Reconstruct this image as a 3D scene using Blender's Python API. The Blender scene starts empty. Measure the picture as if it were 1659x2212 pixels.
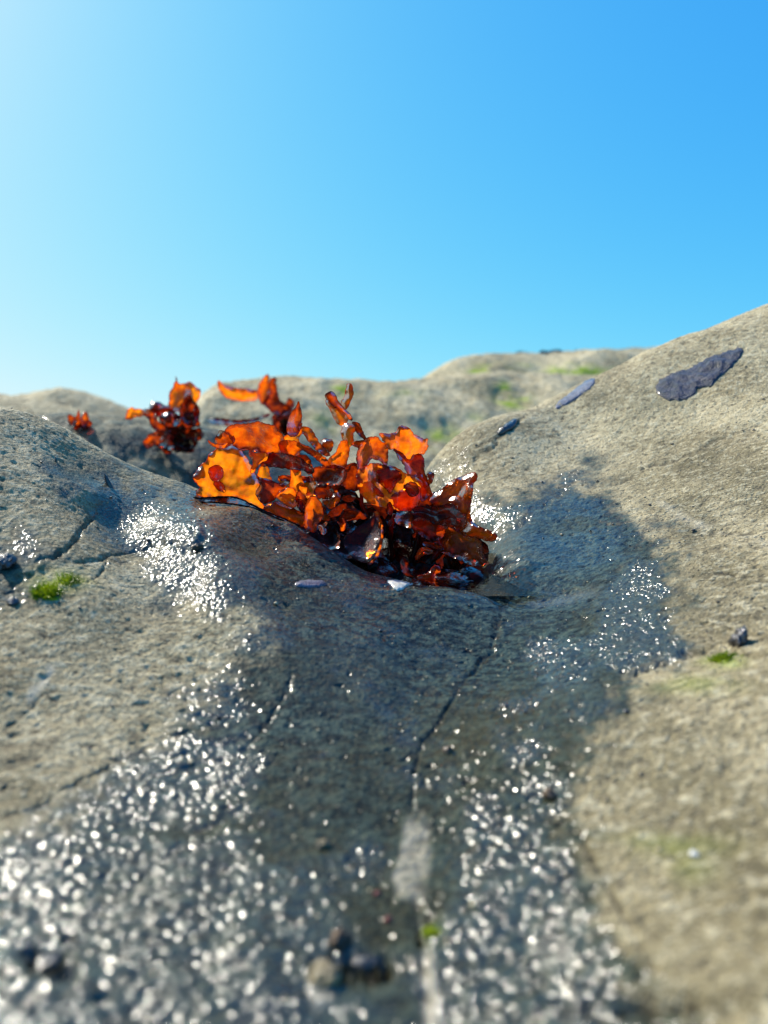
import bpy, math, random
import numpy as np
from mathutils import Vector, geometry
random.seed(7)
rng = np.random.default_rng(7)
R = math.radians
sc = bpy.context.scene

# ------------------------------------------------------------------ camera
PITCH = R(7.5)
F = 26/36*2212                      # focal length in display pixels (1659 x 2212)
CAMZ = 0.10
cd = bpy.data.cameras.new('camera')
cam = bpy.data.objects.new('camera', cd); sc.collection.objects.link(cam)
cam.location = (0, 0, CAMZ); cam.rotation_euler = (R(90) - PITCH, 0, 0)
cd.sensor_fit = 'VERTICAL'; cd.sensor_height = 36; cd.lens = 26
cd.clip_start = 0.002; cd.clip_end = 2000
cd.dof.use_dof = True; cd.dof.focus_distance = 0.242; cd.dof.aperture_fstop = 13
sc.camera = cam

# ------------------------------------------------------------------ sky, sun, exposure
SUN_AZ = R(-52)                     # measured from the viewing direction, negative is left
SUN_EL = R(44)
w = bpy.data.worlds.new('World'); sc.world = w; w.use_nodes = True
nt = w.node_tree; nt.nodes.clear()
sky = nt.nodes.new('ShaderNodeTexSky'); sky.sky_type = 'NISHITA'; sky.sun_disc = False
sky.sun_elevation = SUN_EL; sky.sun_rotation = SUN_AZ
sky.air_density = 0.6; sky.dust_density = 1.9; sky.ozone_density = 3.0; sky.altitude = 1000
EXPO = 0.58
def wn_(typ, *ins, **kw):
    nd = nt.nodes.new('ShaderNode'+typ)
    for k, v in kw.items(): setattr(nd, k, v)
    for i, v in enumerate(ins):
        if isinstance(v, bpy.types.NodeSocket): nt.links.new(v, nd.inputs[i])
        elif v is not None: nd.inputs[i].default_value = v
    return nd
gen = wn_('TexCoord').outputs['Generated']
lift = wn_('VectorMath', gen, (0, 0, .10), operation='ADD').outputs[0]      # the band right at the horizon stays below the rocks
nrm_ = wn_('VectorMath', lift, operation='NORMALIZE').outputs[0]; nt.links.new(nrm_, sky.inputs[0])
sep = wn_('SeparateColor', sky.outputs[0])
K = .12*2**EXPO
def film(sock, k, p):                                                       # the camera's saturated rendering of the blue sky
    x = wn_('Math', sock, K, operation='MULTIPLY').outputs[0]
    x = wn_('Math', x, p, operation='POWER').outputs[0]
    x = wn_('Math', x, -k, operation='MULTIPLY').outputs[0]
    x = wn_('Math', x, operation='EXPONENT').outputs[0]
    x = wn_('Math', 1.0, x, operation='SUBTRACT').outputs[0]
    return wn_('Math', x, 1/K, operation='MULTIPLY').outputs[0]
comb = wn_('CombineColor', film(sep.outputs[0], 1.75, 1.75), film(sep.outputs[1], 2.6, 1.10), film(sep.outputs[2], 6.0, 1.0))
bg = wn_('Background', comb.outputs[0], .12)
wo = wn_('OutputWorld', bg.outputs[0])
sl = bpy.data.lights.new('sun', 'SUN'); sl.energy = 5; sl.angle = R(0.5); sl.color = (1.0, 0.93, 0.80)
so = bpy.data.objects.new('sun', sl); sc.collection.objects.link(so)
sd = Vector((math.sin(SUN_AZ)*math.cos(SUN_EL), math.cos(SUN_AZ)*math.cos(SUN_EL), math.sin(SUN_EL)))
so.rotation_euler = sd.to_track_quat('Z', 'Y').to_euler(); so.location = (-1, 1, 2)
sc.view_settings.view_transform = 'Standard'; sc.view_settings.look = 'None'
sc.view_settings.exposure = EXPO; sc.view_settings.gamma = 1
sc.render.engine = 'CYCLES'
sc.cycles.use_denoising = True
sc.cycles.max_bounces = 8; sc.cycles.transmission_bounces = 6; sc.cycles.diffuse_bounces = 4
sc.cycles.sample_clamp_direct = 0; sc.cycles.sample_clamp_indirect = 6
sc.cycles.use_adaptive_sampling = False
sc.cycles.caustics_reflective = False; sc.cycles.caustics_refractive = False

# ------------------------------------------------------------------ helpers
cp, sp = math.cos(PITCH), math.sin(PITCH)
def ray(u, v):                                  # display pixel -> direction with y = 1
    a = (u-829.5)/F; b = (v-1106)/F
    y = cp - b*sp; z = -sp - b*cp
    return a/y, z/y
def at(u, v, Y):                                # point at forward distance Y (metres)
    a, c = ray(u, v)
    return (a*Y, Y, CAMZ + c*Y)
def project(x, y, z):
    zz = z - CAMZ
    d = y*cp - zz*sp; up = y*sp + zz*cp
    d = np.maximum(d, 1e-4)
    return 829.5 + F*x/d, 1106 - F*up/d

def _h(ix, iy, seed):
    n = (ix.astype(np.int64)*374761393 + iy.astype(np.int64)*668265263 + seed*974634777) & 0xffffffff
    n = ((n ^ (n >> 13))*1274126177) & 0xffffffff
    n = n ^ (n >> 16)
    return (n & 0xffff)/65535.0
def vnoise(x, y, seed=0):                       # gradient noise in about -1..1
    x = np.asarray(x, float); y = np.asarray(y, float)
    ix = np.floor(x); iy = np.floor(y); fx = x-ix; fy = y-iy
    def g(i, j):
        a = _h(ix+i, iy+j, seed)*2*np.pi
        return np.cos(a)*(fx-i) + np.sin(a)*(fy-j)
    ux = fx**3*(fx*(fx*6-15)+10); uy = fy**3*(fy*(fy*6-15)+10)
    return ((g(0,0)*(1-ux)+g(1,0)*ux)*(1-uy) + (g(0,1)*(1-ux)+g(1,1)*ux)*uy)*1.5
def fbm(x, y, seed=0, o=3):
    s = 0; a = 1
    for k in range(o):
        s = s + a*vnoise(x*2**k, y*2**k, seed+k*17); a *= .5
    return s
def sstep(a, b, x):
    t = np.clip((x-a)/(b-a), 0, 1); return t*t*(3-2*t)

def mesh_obj(name, verts, faces, mat=None, parent=None, smooth=True, attrs=None):
    me = bpy.data.meshes.new(name)
    verts = np.asarray(verts, np.float32)
    if isinstance(faces, np.ndarray):
        n, k = faces.shape
        me.vertices.add(len(verts)); me.vertices.foreach_set('co', verts.ravel())
        me.loops.add(n*k); me.loops.foreach_set('vertex_index', faces.astype(np.int32).ravel())
        me.polygons.add(n); me.polygons.foreach_set('loop_start', np.arange(0, n*k, k, dtype=np.int32))
        me.update(calc_edges=True)
    else:
        me.from_pydata([tuple(map(float, q)) for q in verts], [], faces)
    if smooth: me.polygons.foreach_set('use_smooth', np.ones(len(me.polygons), bool))
    for k, val in (attrs or {}).items():
        at_ = me.attributes.new(k, 'FLOAT', 'POINT'); at_.data.foreach_set('value', np.asarray(val, np.float32))
    me.update()
    o = bpy.data.objects.new(name, me); sc.collection.objects.link(o)
    if mat: me.materials.append(mat)
    if parent: o.parent = parent; o.matrix_parent_inverse = parent.matrix_world.inverted() if False else o.matrix_parent_inverse
    return o
def tag(o, label=None, cat=None, group=None, kind=None):
    if label: o['label'] = label
    if cat: o['category'] = cat
    if group: o['group'] = group
    if kind: o['kind'] = kind
    return o
def empty(name, loc):
    o = bpy.data.objects.new(name, None); sc.collection.objects.link(o); o.location = loc
    o.empty_display_size = 0.01
    return o
def grid_faces(nr, nc):
    i = np.arange(nr-1)[:, None]*nc + np.arange(nc-1)[None, :]
    i = i.ravel()
    return np.stack([i, i+1, i+nc+1, i+nc], 1)

# ------------------------------------------------------------------ materials
class NT:
    def __init__(s, name):
        s.m = bpy.data.materials.new(name); s.m.use_nodes = True; s.t = s.m.node_tree; s.t.nodes.clear()
    def n(s, typ, **kw):
        nd = s.t.nodes.new('ShaderNode'+typ)
        for k, v in kw.items():
            if k.startswith('_'): setattr(nd, k[1:], v)
            else:
                key = int(k[1:]) if k[0] == 'i' and k[1:].isdigit() else k.replace('__', ' ')
                s.set(nd.inputs[key], v)
        return nd
    def set(s, inp, v):
        if isinstance(v, bpy.types.NodeSocket): s.t.links.new(v, inp)
        elif isinstance(v, bpy.types.Node): s.t.links.new(v.outputs[0], inp)
        else: inp.default_value = v
    def math(s, op, a, b=0.0, clamp=False):
        nd = s.n('Math', _operation=op, i0=a, i1=b, _use_clamp=clamp); return nd.outputs[0]
    def mix(s, f, a, b, blend='MIX'):
        nd = s.n('Mix', _data_type='RGBA', _blend_type=blend)
        s.set(nd.inputs[0], f); s.set(nd.inputs[6], a); s.set(nd.inputs[7], b); return nd.outputs[2]
    def ramp(s, f, lo, hi):
        nd = s.n('MapRange', _interpolation_type='SMOOTHSTEP', Value=f); nd.inputs['From Min'].default_value = lo; nd.inputs['From Max'].default_value = hi
        return nd.outputs[0]
    def noise(s, co, scale, detail=3, rough=.5, dist=0):
        nd = s.n('TexNoise'); s.set(nd.inputs['Vector'], co); nd.inputs['Scale'].default_value = scale
        nd.inputs['Detail'].default_value = detail; nd.inputs['Roughness'].default_value = rough; nd.inputs['Distortion'].default_value = dist
        return nd.outputs[0]
    def attr(s, name): return s.n('Attribute', _attribute_name=name).outputs['Fac']
    def out(s, sh): s.t.links.new(sh if isinstance(sh, bpy.types.NodeSocket) else sh.outputs[0], s.n('OutputMaterial').inputs[0]); return s.m
def c(r, g, b): return (r, g, b, 1)

def rock_material(name, far=1.0, tone=1.0):
    """far scales the grain up for rocks seen from further off"""
    t = NT(name)
    co = t.n('TexCoord').outputs['Object']
    st = t.n('Mapping'); t.set(st.inputs[0], co); st.inputs['Rotation'].default_value = (0, 0, R(24)); st.inputs['Scale'].default_value = (.75, 1.25, 1.3)
    sco = st.outputs[0]
    g = 1/far
    wet = t.attr('wet'); pale = t.attr('pale'); dirt_shade = t.attr('dirt_shade'); green = t.attr('green'); bead = t.attr('bead'); film = t.attr('film')
    n1 = t.noise(co, 28*g, 4); n2 = t.noise(sco, 380*g, 4, .65); n3 = t.noise(sco, 1500*g, 3, .6); n4 = t.noise(co, 70*g, 5, .6)
    a = t.mix(t.ramp(n1, .35, .65), c(.29*tone, .235*tone, .130*tone), c(.50*tone, .42*tone, .255*tone))
    a = t.mix(t.math('MULTIPLY', t.ramp(n4, .52, .7), .45), a, c(.19*tone, .135*tone, .05*tone))
    big = t.noise(co, 11*g, 3, .6); stain = t.attr('stain')
    a = t.mix(t.math('MULTIPLY', t.ramp(big, .50, .64), .45), a, c(.16*tone, .135*tone, .065*tone))
    a = t.mix(t.math('MULTIPLY', stain, t.ramp(t.math('ADD', n2, t.math('MULTIPLY', n4, .6)), .56, .86)), a, c(.115, .095, .045))
    a = t.mix(t.math('MULTIPLY', t.ramp(n2, .48, .68), .6), a, c(.64*tone, .57*tone, .39*tone))
    a = t.mix(t.math('MULTIPLY', t.ramp(n2, .47, .33), .8), a, c(.075, .062, .038))
    a = t.mix(t.math('MULTIPLY', t.ramp(n3, .46, .34), .9), a, c(.04, .034, .02))
    a = t.mix(t.math('MULTIPLY', t.ramp(n3, .58, .70), .65), a, c(.62, .56, .38))
    # wet rock: dark slate green grey
    b = t.mix(t.ramp(n2, .42, .60), c(.003, .007, .007), c(.046, .072, .058))
    b = t.mix(t.math('MULTIPLY', t.ramp(big, .44, .60), .55), b, c(.044, .040, .012))
    b = t.mix(t.math('MULTIPLY', t.ramp(n4, .50, .66), .55), b, c(.022, .024, .018))
    b = t.mix(t.math('MULTIPLY', t.ramp(n2, .58, .74), .5), b, c(.12, .125, .08))
    b = t.mix(t.math('MULTIPLY', t.ramp(n3, .60, .74), .5), b, c(.17, .18, .13))
    wn = t.ramp(t.math('ADD', t.math('ADD', wet, t.math('MULTIPLY', t.math('SUBTRACT', n4, .5), .9)), t.math('MULTIPLY', t.math('SUBTRACT', n2, .5), .7)), .28, .72)
    col = t.mix(wn, a, b)
    col = t.mix(t.math('MULTIPLY', pale, t.ramp(n4, .35, .6)), col, c(.50, .45, .34))
    col = t.mix(t.math('MULTIPLY', dirt_shade, t.ramp(n2, .62, .38)), col, c(.035, .03, .018))
    col = t.mix(t.math('MULTIPLY', green, t.ramp(n4, .36, .54)), col, c(.24, .34, .01))
    # relief of the grain
    hgt = t.math('ADD', t.math('MULTIPLY', n2, .75), t.math('MULTIPLY', n3, .55))
    hgt = t.math('ADD', hgt, t.math('MULTIPLY', n4, .9))
    bump = t.n('Bump', Height=hgt); bump.inputs['Distance'].default_value = .0015*far; bump.inputs['Strength'].default_value = 1.0
    # water film: rounded grains under the film and beads on it, flatter where the film is deep
    vor = t.n('TexVoronoi', _feature='SMOOTH_F1'); t.set(vor.inputs['Vector'], co); vor.inputs['Scale'].default_value = 680*g; vor.inputs['Smoothness'].default_value = .3
    n5 = t.noise(co, 1000*g, 2, .5)
    vor2 = t.n('TexVoronoi', _feature='SMOOTH_F1'); t.set(vor2.inputs['Vector'], co); vor2.inputs['Scale'].default_value = 1250*g; vor2.inputs['Smoothness'].default_value = .3
    vmix = t.n('Mix', _data_type='FLOAT'); t.set(vmix.inputs[0], t.ramp(t.noise(co, 160*g, 2), .42, .56)); t.set(vmix.inputs[2], vor.outputs['Distance']); t.set(vmix.inputs[3], t.math('MULTIPLY', vor2.outputs['Distance'], .55))
    wh = t.math('ADD', t.math('MULTIPLY', t.math('SUBTRACT', 1.0, vmix.outputs[0]), .60), t.math('MULTIPLY', n2, .25))
    wh = t.math('ADD', wh, t.math('MULTIPLY', n5, .24))
    bd = t.ramp(t.math('ADD', bead, t.math('MULTIPLY', t.math('SUBTRACT', n4, .5), 1.9)), .12, .62)
    spk = t.ramp(n4, .57, .64)                      # lone wet spots outside the beaded zones
    bd = t.math('MAXIMUM', bd, t.math('MULTIPLY', spk, .75))
    wb = t.n('Bump', Height=wh); wb.inputs['Distance'].default_value = .00105*far; t.set(wb.inputs['Strength'], t.math('MULTIPLY', t.math('ADD', .32, t.math('MULTIPLY', bd, .68)), t.math('SUBTRACT', 1.0, t.math('MULTIPLY', film, .82))))
    p = t.n('BsdfPrincipled')
    t.set(p.inputs['Base Color'], col); t.set(p.inputs['Normal'], bump)
    t.set(p.inputs['Roughness'], t.math('SUBTRACT', .82, t.math('MULTIPLY', wn, .3)))
    t.set(p.inputs['Specular IOR Level'], t.math('SUBTRACT', .35, t.math('MULTIPLY', wn, .25)))
    t.set(p.inputs['Coat Weight'], t.math('MULTIPLY', wn, t.math('ADD', t.math('MULTIPLY', film, .65), t.math('ADD', .28, t.math('MULTIPLY', bd, .72)), True))); t.set(p.inputs['Coat Roughness'], t.math('ADD', .11, t.math('MULTIPLY', t.ramp(n1, .35, .65), .06))); p.inputs['Coat IOR'].default_value = 1.7
    t.set(p.inputs['Coat Normal'], wb)
    return t.out(p)
M_rock = rock_material('wet_and_dry_rock')
M_far = rock_material('background_rock', 2.6, 1.2)

def seaweed_material(name='seaweed_blade'):
    t = NT(name)
    co = t.n('TexCoord').outputs['Object']
    tone = t.attr('tone'); edge = t.attr('edge')
    n1 = t.noise(co, 260, 4, .6); n2 = t.noise(co, 900, 3, .6)
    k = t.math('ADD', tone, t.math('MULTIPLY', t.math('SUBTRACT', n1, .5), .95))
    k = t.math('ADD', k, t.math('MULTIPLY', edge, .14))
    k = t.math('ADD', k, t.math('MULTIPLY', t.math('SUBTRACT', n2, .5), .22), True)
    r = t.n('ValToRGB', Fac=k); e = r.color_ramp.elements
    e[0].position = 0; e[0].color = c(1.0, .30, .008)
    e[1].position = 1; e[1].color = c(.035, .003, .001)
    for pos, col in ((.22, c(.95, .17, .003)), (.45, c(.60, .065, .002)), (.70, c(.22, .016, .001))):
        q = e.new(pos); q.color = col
    tr = t.n('BsdfTranslucent', Color=r.outputs[0])
    df = t.n('BsdfDiffuse', Color=t.mix(.80, r.outputs[0], c(.012, .006, .005)))
    b1 = t.n('Bump', Height=t.math('ADD', t.math('MULTIPLY', n1, 1.0), t.math('MULTIPLY', n2, .3))); b1.inputs['Distance'].default_value = .0006; b1.inputs['Strength'].default_value = .4
    for s in (tr, df): t.set(s.inputs['Normal'], b1)
    tp = t.n('BsdfTransparent', Color=r.outputs[0])
    m1 = t.n('MixShader', Fac=.22); t.set(m1.inputs[1], tr.outputs[0]); t.set(m1.inputs[2], df.outputs[0])
    b2 = t.n('Bump', Height=t.math('ADD', n1, t.math('MULTIPLY', n2, .5))); b2.inputs['Distance'].default_value = .0006; b2.inputs['Strength'].default_value = .35
    gl = t.n('BsdfGlossy', Color=c(1, .93, .88), Roughness=.13); t.set(gl.inputs['Normal'], b2)
    fr = t.n('Fresnel', IOR=1.36); t.set(fr.inputs['Normal'], b2)
    m0 = t.n('MixShader', Fac=.18); t.set(m0.inputs[1], m1.outputs[0]); t.set(m0.inputs[2], tp.outputs[0])
    m2 = t.n('MixShader', Fac=t.math('MULTIPLY', fr, .36)); t.set(m2.inputs[1], m0.outputs[0]); t.set(m2.inputs[2], gl.outputs[0])
    return t.out(m2)
M_weed = seaweed_material()

def simple(name, base, dark, scale, rough=.5, bump=.0005, coat=0.0, spec=.5, lo=.35, hi=.65):
    t = NT(name); co = t.n('TexCoord').outputs['Object']
    n = t.noise(co, scale, 4, .6); n2 = t.noise(co, scale*4, 3, .6)
    col = t.mix(t.ramp(n, lo, hi), c(*dark), c(*base))
    b = t.n('Bump', Height=t.math('ADD', n, t.math('MULTIPLY', n2, .4))); b.inputs['Distance'].default_value = bump
    p = t.n('BsdfPrincipled', Roughness=rough); t.set(p.inputs['Base Color'], col); t.set(p.inputs['Normal'], b)
    p.inputs['Specular IOR Level'].default_value = spec
    p.inputs['Coat Weight'].default_value = coat; p.inputs['Coat Roughness'].default_value = .12
    return t.out(p)
M_purple = simple('purple_laver', (.034, .028, .055), (.009, .008, .016), 420, .45, .0016, .7)
M_blue = simple('slate_blue_film', (.12, .125, .18), (.06, .065, .10), 400, .5, .0008, .5)
M_shellw = simple('pale_shell', (.72, .70, .64), (.55, .52, .44), 500, .35, .0003, .3)
M_dark = simple('dark_shell', (.03, .026, .03), (.008, .007, .01), 500, .3, .0006, 1.0)
M_brown = simple('brown_shell', (.16, .075, .02), (.03, .018, .008), 400, .5, .0006, .25)
M_ochre = simple('ochre_pebble', (.30, .22, .10), (.12, .09, .04), 400, .5, .0006, .3)
M_greypeb = simple('grey_pebble', (.36, .33, .26), (.14, .13, .10), 400, .6, .0006, .1)
M_red = simple('red_fragment', (.35, .03, .012), (.12, .012, .006), 500, .35, .0004, .6)
M_grain = simple('sand_grain', (.55, .46, .28), (.30, .22, .12), 700, .35, .0002, .5)
def algae_material():
    t = NT('green_algae'); co = t.n('TexCoord').outputs['Object']
    n = t.noise(co, 220, 3)
    col = t.mix(t.ramp(n, .38, .62), c(.16, .27, .004), c(.50, .58, .01))
    tr = t.n('BsdfTranslucent', Color=col); p = t.n('BsdfPrincipled', Roughness=.3); t.set(p.inputs['Base Color'], col)
    m = t.n('MixShader', Fac=.5); t.set(m.inputs[1], tr.outputs[0]); t.set(m.inputs[2], p.outputs[0])
    return t.out(m)
M_green = algae_material()
def water_material():
    t = NT('pool_water'); co = t.n('TexCoord').outputs['Object']
    b = t.n('Bump', Height=t.noise(co, 160, 3)); b.inputs['Distance'].default_value = .0007; b.inputs['Strength'].default_value = .5
    g = t.n('BsdfGlass', Color=c(.93, .97, .96), Roughness=.02, IOR=1.33); t.set(g.inputs['Normal'], b)
    tp = t.n('BsdfTransparent', Color=c(.8, .86, .84))
    gl = t.n('BsdfGlossy', Roughness=.06); t.set(gl.inputs['Normal'], b)
    fr = t.n('Fresnel', IOR=1.33); t.set(fr.inputs['Normal'], b)
    m = t.n('MixShader', Fac=fr.outputs[0]); t.set(m.inputs[1], tp.outputs[0]); t.set(m.inputs[2], gl.outputs[0])
    return t.out(m)
M_water = water_material()

# ------------------------------------------------------------------ near rock: height of the outcrop
CP = [  # (u, v, forward distance in cm) where the photograph shows the surface
 (0,2212,7.2),(300,2212,7.3),(600,2212,7.5),(880,2212,7.7),(1150,2212,7.4),(1400,2212,7.0),(1659,2212,6.4),
 (0,1800,10.6),(250,1850,10.4),(600,1800,11.0),(900,1800,11.4),(1200,1800,10.8),(1450,1800,10.1),(1659,1800,9.5),
 (0,1500,14),(200,1500,14.6),(400,1500,14.9),(640,1500,15.1),(930,1600,14.0),(1150,1550,13.9),(1300,1650,12.0),(1450,1500,13.6),(1659,1500,12.6),
 (0,1300,16.6),(200,1300,17.0),(400,1315,18.3),(500,1320,17.5),(560,1380,16.6),(640,1330,18.2),(850,1400,17.8),(1080,1430,17.8),(1250,1400,17.3),(1450,1350,17.2),(1659,1300,17.0),
 (0,1150,18.8),(120,1120,19.8),(210,1190,19.3),(235,1125,21.7),(335,1130,21.2),(430,1150,20.4),(310,1215,20.2),(390,1235,19.2),(460,1250,18.5),(210,1060,21.9),(110,990,22.5),(120,1050,21.1),(200,1010,23.4),
 (0,1000,21),(0,880,24),(60,889,24.3),(130,920,24.8),(200,962,25.2),(300,1008,25.8),(380,1043,26.2),(440,1066,26.6),
 (440,1094,24.2),(560,1104,23.9),(640,1132,23.6),(690,1172,23.0),(760,1216,22.4),(850,1250,21.9),(950,1268,21.5),(1030,1280,21.4),
 (520,1190,20.6),(700,1260,20.6),(600,1160,22.8),(1100,1310,21.0),
 (1090,1250,22.8),(1100,1180,25.2),(1080,1120,27.5),(1180,1150,25.6),(1300,1180,23.6),(1200,1260,22.0),(1400,1200,22.0),
 (1020,1080,30),(930,1000,35),(1000,944,36),(1100,903,36.6),(1200,853,37),(1280,813,37.5),(1400,757,38),(1530,708,38.4),(1659,660,38.6),
 (1150,1040,30.5),(1300,980,31.5),(1450,900,32),(1250,920,34),(1659,830,31.5),(1550,1000,27),(1659,980,26),(1430,1090,25.2),(1659,1120,22.2),(1500,1200,20.6),
]
def cp_world(u, v, Ycm):
    x, y, z = at(u, v, Ycm/100); return x*100, y*100, z*100
pts = [cp_world(*q) for q in CP]
Z0 = CAMZ*100
pts += [  # hidden side of the crests and the hollow that holds the weed (x, y, z in cm)
 (-14,29,Z0-3.2),(-10,29.5,Z0-5.2),(-6.5,30,Z0-6.3),(-14,36,Z0-7),(-7,36,Z0-7.4),(-20,24,Z0-.7),(-20,30,Z0-3),(-27,22,Z0-1.8),(-30,34,Z0-5),(-26,12,Z0-5.5),(-16,8,Z0-7),
 (-2.2,24.8,Z0-6.6),(0,25.0,Z0-7.0),(2.4,25.0,Z0-6.5),(1,28,Z0-7.2),(-2,28,Z0-6.7),(2.6,27.5,Z0-6.0),(0,33,Z0-7.0),(-3,36,Z0-7.4),(2,38,Z0-6.4),
 (5,42,Z0-6.8),(10,44,Z0-4.2),(17,46,Z0-.8),(22,46,Z0+1.2),(5,52,Z0-9),(18,54,Z0-7),(30,50,Z0-2),(28,38,Z0+6.0),(34,26,Z0+4),(24,20,Z0-1.2),(16,8,Z0-4.6),(26,10,Z0-2.5),
 (-3,48,Z0-9),(-16,48,Z0-9),(-30,48,Z0-8),(0,3,Z0-8.2),(-10,3,Z0-7.6),(10,3,Z0-7),(30,3,Z0-3),(-30,3,Z0-4)]
P = np.array(pts)
def _k(r2): return np.where(r2 > 1e-9, .5*r2*np.log(r2+1e-12), 0)
n = len(P)
A = np.zeros((n+3, n+3)); d2 = ((P[:, None, :2]-P[None, :, :2])**2).sum(-1)
A[:n, :n] = _k(d2) + np.eye(n)*.25; A[:n, n] = 1; A[:n, n+1:] = P[:, :2]; A[n, :n] = 1; A[n+1:, :n] = P[:, :2].T
W = np.linalg.solve(A, np.r_[P[:, 2], 0, 0, 0])
def base_h(x, y):                               # metres in, metres out
    x = np.asarray(x, float)*100; y = np.asarray(y, float)*100
    xs = np.clip(x, -34, 34); ys = np.clip(y, 2, 55)
    s = W[n] + W[n+1]*xs + W[n+2]*ys
    for i in range(n): s = s + W[i]*_k((xs-P[i, 0])**2+(ys-P[i, 1])**2)
    f = np.maximum(sstep(46, 60, y), sstep(26, 40, np.abs(x)))
    far = Z0 - 10 + 1.5*vnoise(x/60, y/60, 3) + 2.0*vnoise(x/400, y/400, 5)*np.clip(y/300, 0, 1)
    return (s*(1-f) + far*f)/100
def dimple(x, y):                               # the low spot at the right end of the hollow that holds water
    return -.0040*np.exp(-((x-DC[0])/.010)**2-((y-DC[1])/.013)**2)
def height(x, y):
    x = np.asarray(x, float); y = np.asarray(y, float)
    h = base_h(x, y)
    h = h + .0013*vnoise(x/.035, y/.035, 11) + .0006*vnoise(x/.013, y/.017, 12)
    return h + dimple(x, y)
def hit(u, v, guess=None):                      # where the line of sight first meets the near rock
    a, cz = ray(u, v)
    Y = np.concatenate([np.arange(.05, .40, .0006), np.arange(.40, .8, .004)])
    hh = height(a*Y, Y); below = (CAMZ + cz*Y) < hh
    i = int(np.argmax(below)) if below.any() else len(Y)-1
    y = Y[i]
    return np.array((a*y, y, float(hh[i])))
DC = (99., 99., 0.); DC = tuple(float(q) for q in hit(1068, 1256))
def seg_dist(U, V, pl):                         # distance in pixels to a polyline, and the position along it
    best = np.full(U.shape, 1e9); tt = np.zeros(U.shape); L = 0
    for (x0, y0), (x1, y1) in zip(pl[:-1], pl[1:]):
        dx, dy = x1-x0, y1-y0; l2 = dx*dx+dy*dy
        t = np.clip(((U-x0)*dx+(V-y0)*dy)/l2, 0, 1)
        d = np.hypot(U-x0-t*dx, V-y0-t*dy); m = d < best
        best[m] = d[m]; tt[m] = (L + t*math.sqrt(l2))[m]; L += math.sqrt(l2)
    return best, tt/L
def poly_sd(U, V, poly):                        # signed distance, positive inside
    pl = list(poly)+[poly[0]]
    d, _ = seg_dist(U, V, pl); ins = np.zeros(U.shape, bool)
    for (x0, y0), (x1, y1) in zip(pl[:-1], pl[1:]):
        if y0 == y1: continue
        cr = ((y0 > V) != (y1 > V)) & (U < (x1-x0)*(V-y0)/(y1-y0)+x0); ins ^= cr
    return np.where(ins, d, -d)

# near rock mesh: a fan of rows that gets coarser with distance, reaching the horizon
s_mid = np.linspace(-.78, .78, 1250)
s_ax = np.r_[-8, -5, -3, -2, -1.5, -1.2, -1.0, -.9, -.84, s_mid, .84, .9, 1.0, 1.2, 1.5, 2, 3, 5, 8]
y_ax = np.r_[np.geomspace(.03, .058, 40)[:-1], np.geomspace(.058, .42, 1150)[:-1], np.geomspace(.42, .9, 90)[:-1], np.geomspace(.9, 900, 110)]
Yg, Sg = np.meshgrid(y_ax, s_ax, indexing='ij')
Xg = Sg*(Yg+.02)
Hg = base_h(Xg, Yg)
near = 1 - sstep(.40, .6, Yg)
PU, PV = project(Xg, Yg, Hg)
Hg = Hg + .0013*vnoise(Xg/.035, Yg/.035, 11) + .0006*vnoise(Xg/.013, Yg/.017, 12) + dimple(Xg, Yg)
# pitting and schist grain
ca, sa = math.cos(R(24)), math.sin(R(24))
XA = Xg*ca + Yg*sa; YA = -Xg*sa + Yg*ca
fine = .00022*fbm(XA/.011, YA/.008, 21, 2) + .00016*fbm(XA/.0030, YA/.0024, 24, 2) + .00016*fbm(XA/.0013, YA/.0010, 27, 2)
pits = np.clip(vnoise(XA/.0030, YA/.0021, 31)-.48, 0, 1)*.0016*(.4+np.clip(vnoise(Xg/.03, Yg/.03, 33)+.4, 0, 1.2))
Hg = Hg + (fine - pits)*near
CR = [  # cracks: polyline, width px, depth mm
 ([(222,1078),(205,1110),(180,1140),(160,1175),(118,1205),(70,1215)], 9, 1.8),
 ([(455,1150),(400,1172),(330,1180),(270,1192),(215,1210),(160,1215)], 8, 1.2),
 ([(445,1145),(430,1180),(380,1195)], 14, 1.6),
 ([(240,1195),(215,1240),(190,1262)], 7, .8),
 ([(1090,1305),(1078,1350),(1062,1410),(1010,1455),(960,1530),(915,1590),(895,1660),(890,1760)], 8, .9),
 ([(1659,905),(1560,950),(1480,985),(1400,1010),(1330,1045),(1262,1062)], 9, 1.0),
 ([(1250,1030),(1200,1070),(1150,1110),(1110,1150)], 14, 1.2),
 ([(1128,905),(1090,930),(1060,965),(1030,985),(1005,1020)], 9, 1.5),
 ([(1345,1460),(1390,1440),(1440,1420),(1480,1405),(1540,1395),(1659,1415)], 11, 2.2),
 ([(1659,1255),(1560,1235),(1500,1245)], 8, .6),
 ([(640,1450),(600,1520),(560,1580),(520,1620)], 9, .7),
 ([(0,1775),(90,1745),(170,1690),(240,1655),(330,1610)], 8, .7),
 ([(100,1345),(95,1380),(120,1350)], 6, .4),
 ([(0,1580),(60,1530),(120,1490)], 8, .5),
 ([(560,1720),(420,1790),(300,1900),(180,2000)], 10, .5),
 ([(900,1950),(915,2100),(925,2212)], 20, 1.5),
 ([(1230,1760),(1290,1880),(1360,2000),(1420,2110)], 12, .8),
 ([(1180,2150),(1330,2170),(1480,2160),(1659,2185)], 30, 3.0),
 ([(700,2080),(780,2100),(860,2085)], 50, 4.0),
 ([(60,2060),(120,2080),(150,2110)], 40, 3.5),
 ([(20,1262),(60,1240),(110,1225)], 12, 1.4),
 ([(1490,1150),(1560,1140),(1659,1165)], 10, .8),
]
dirt_shade = np.zeros_like(Hg)
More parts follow.
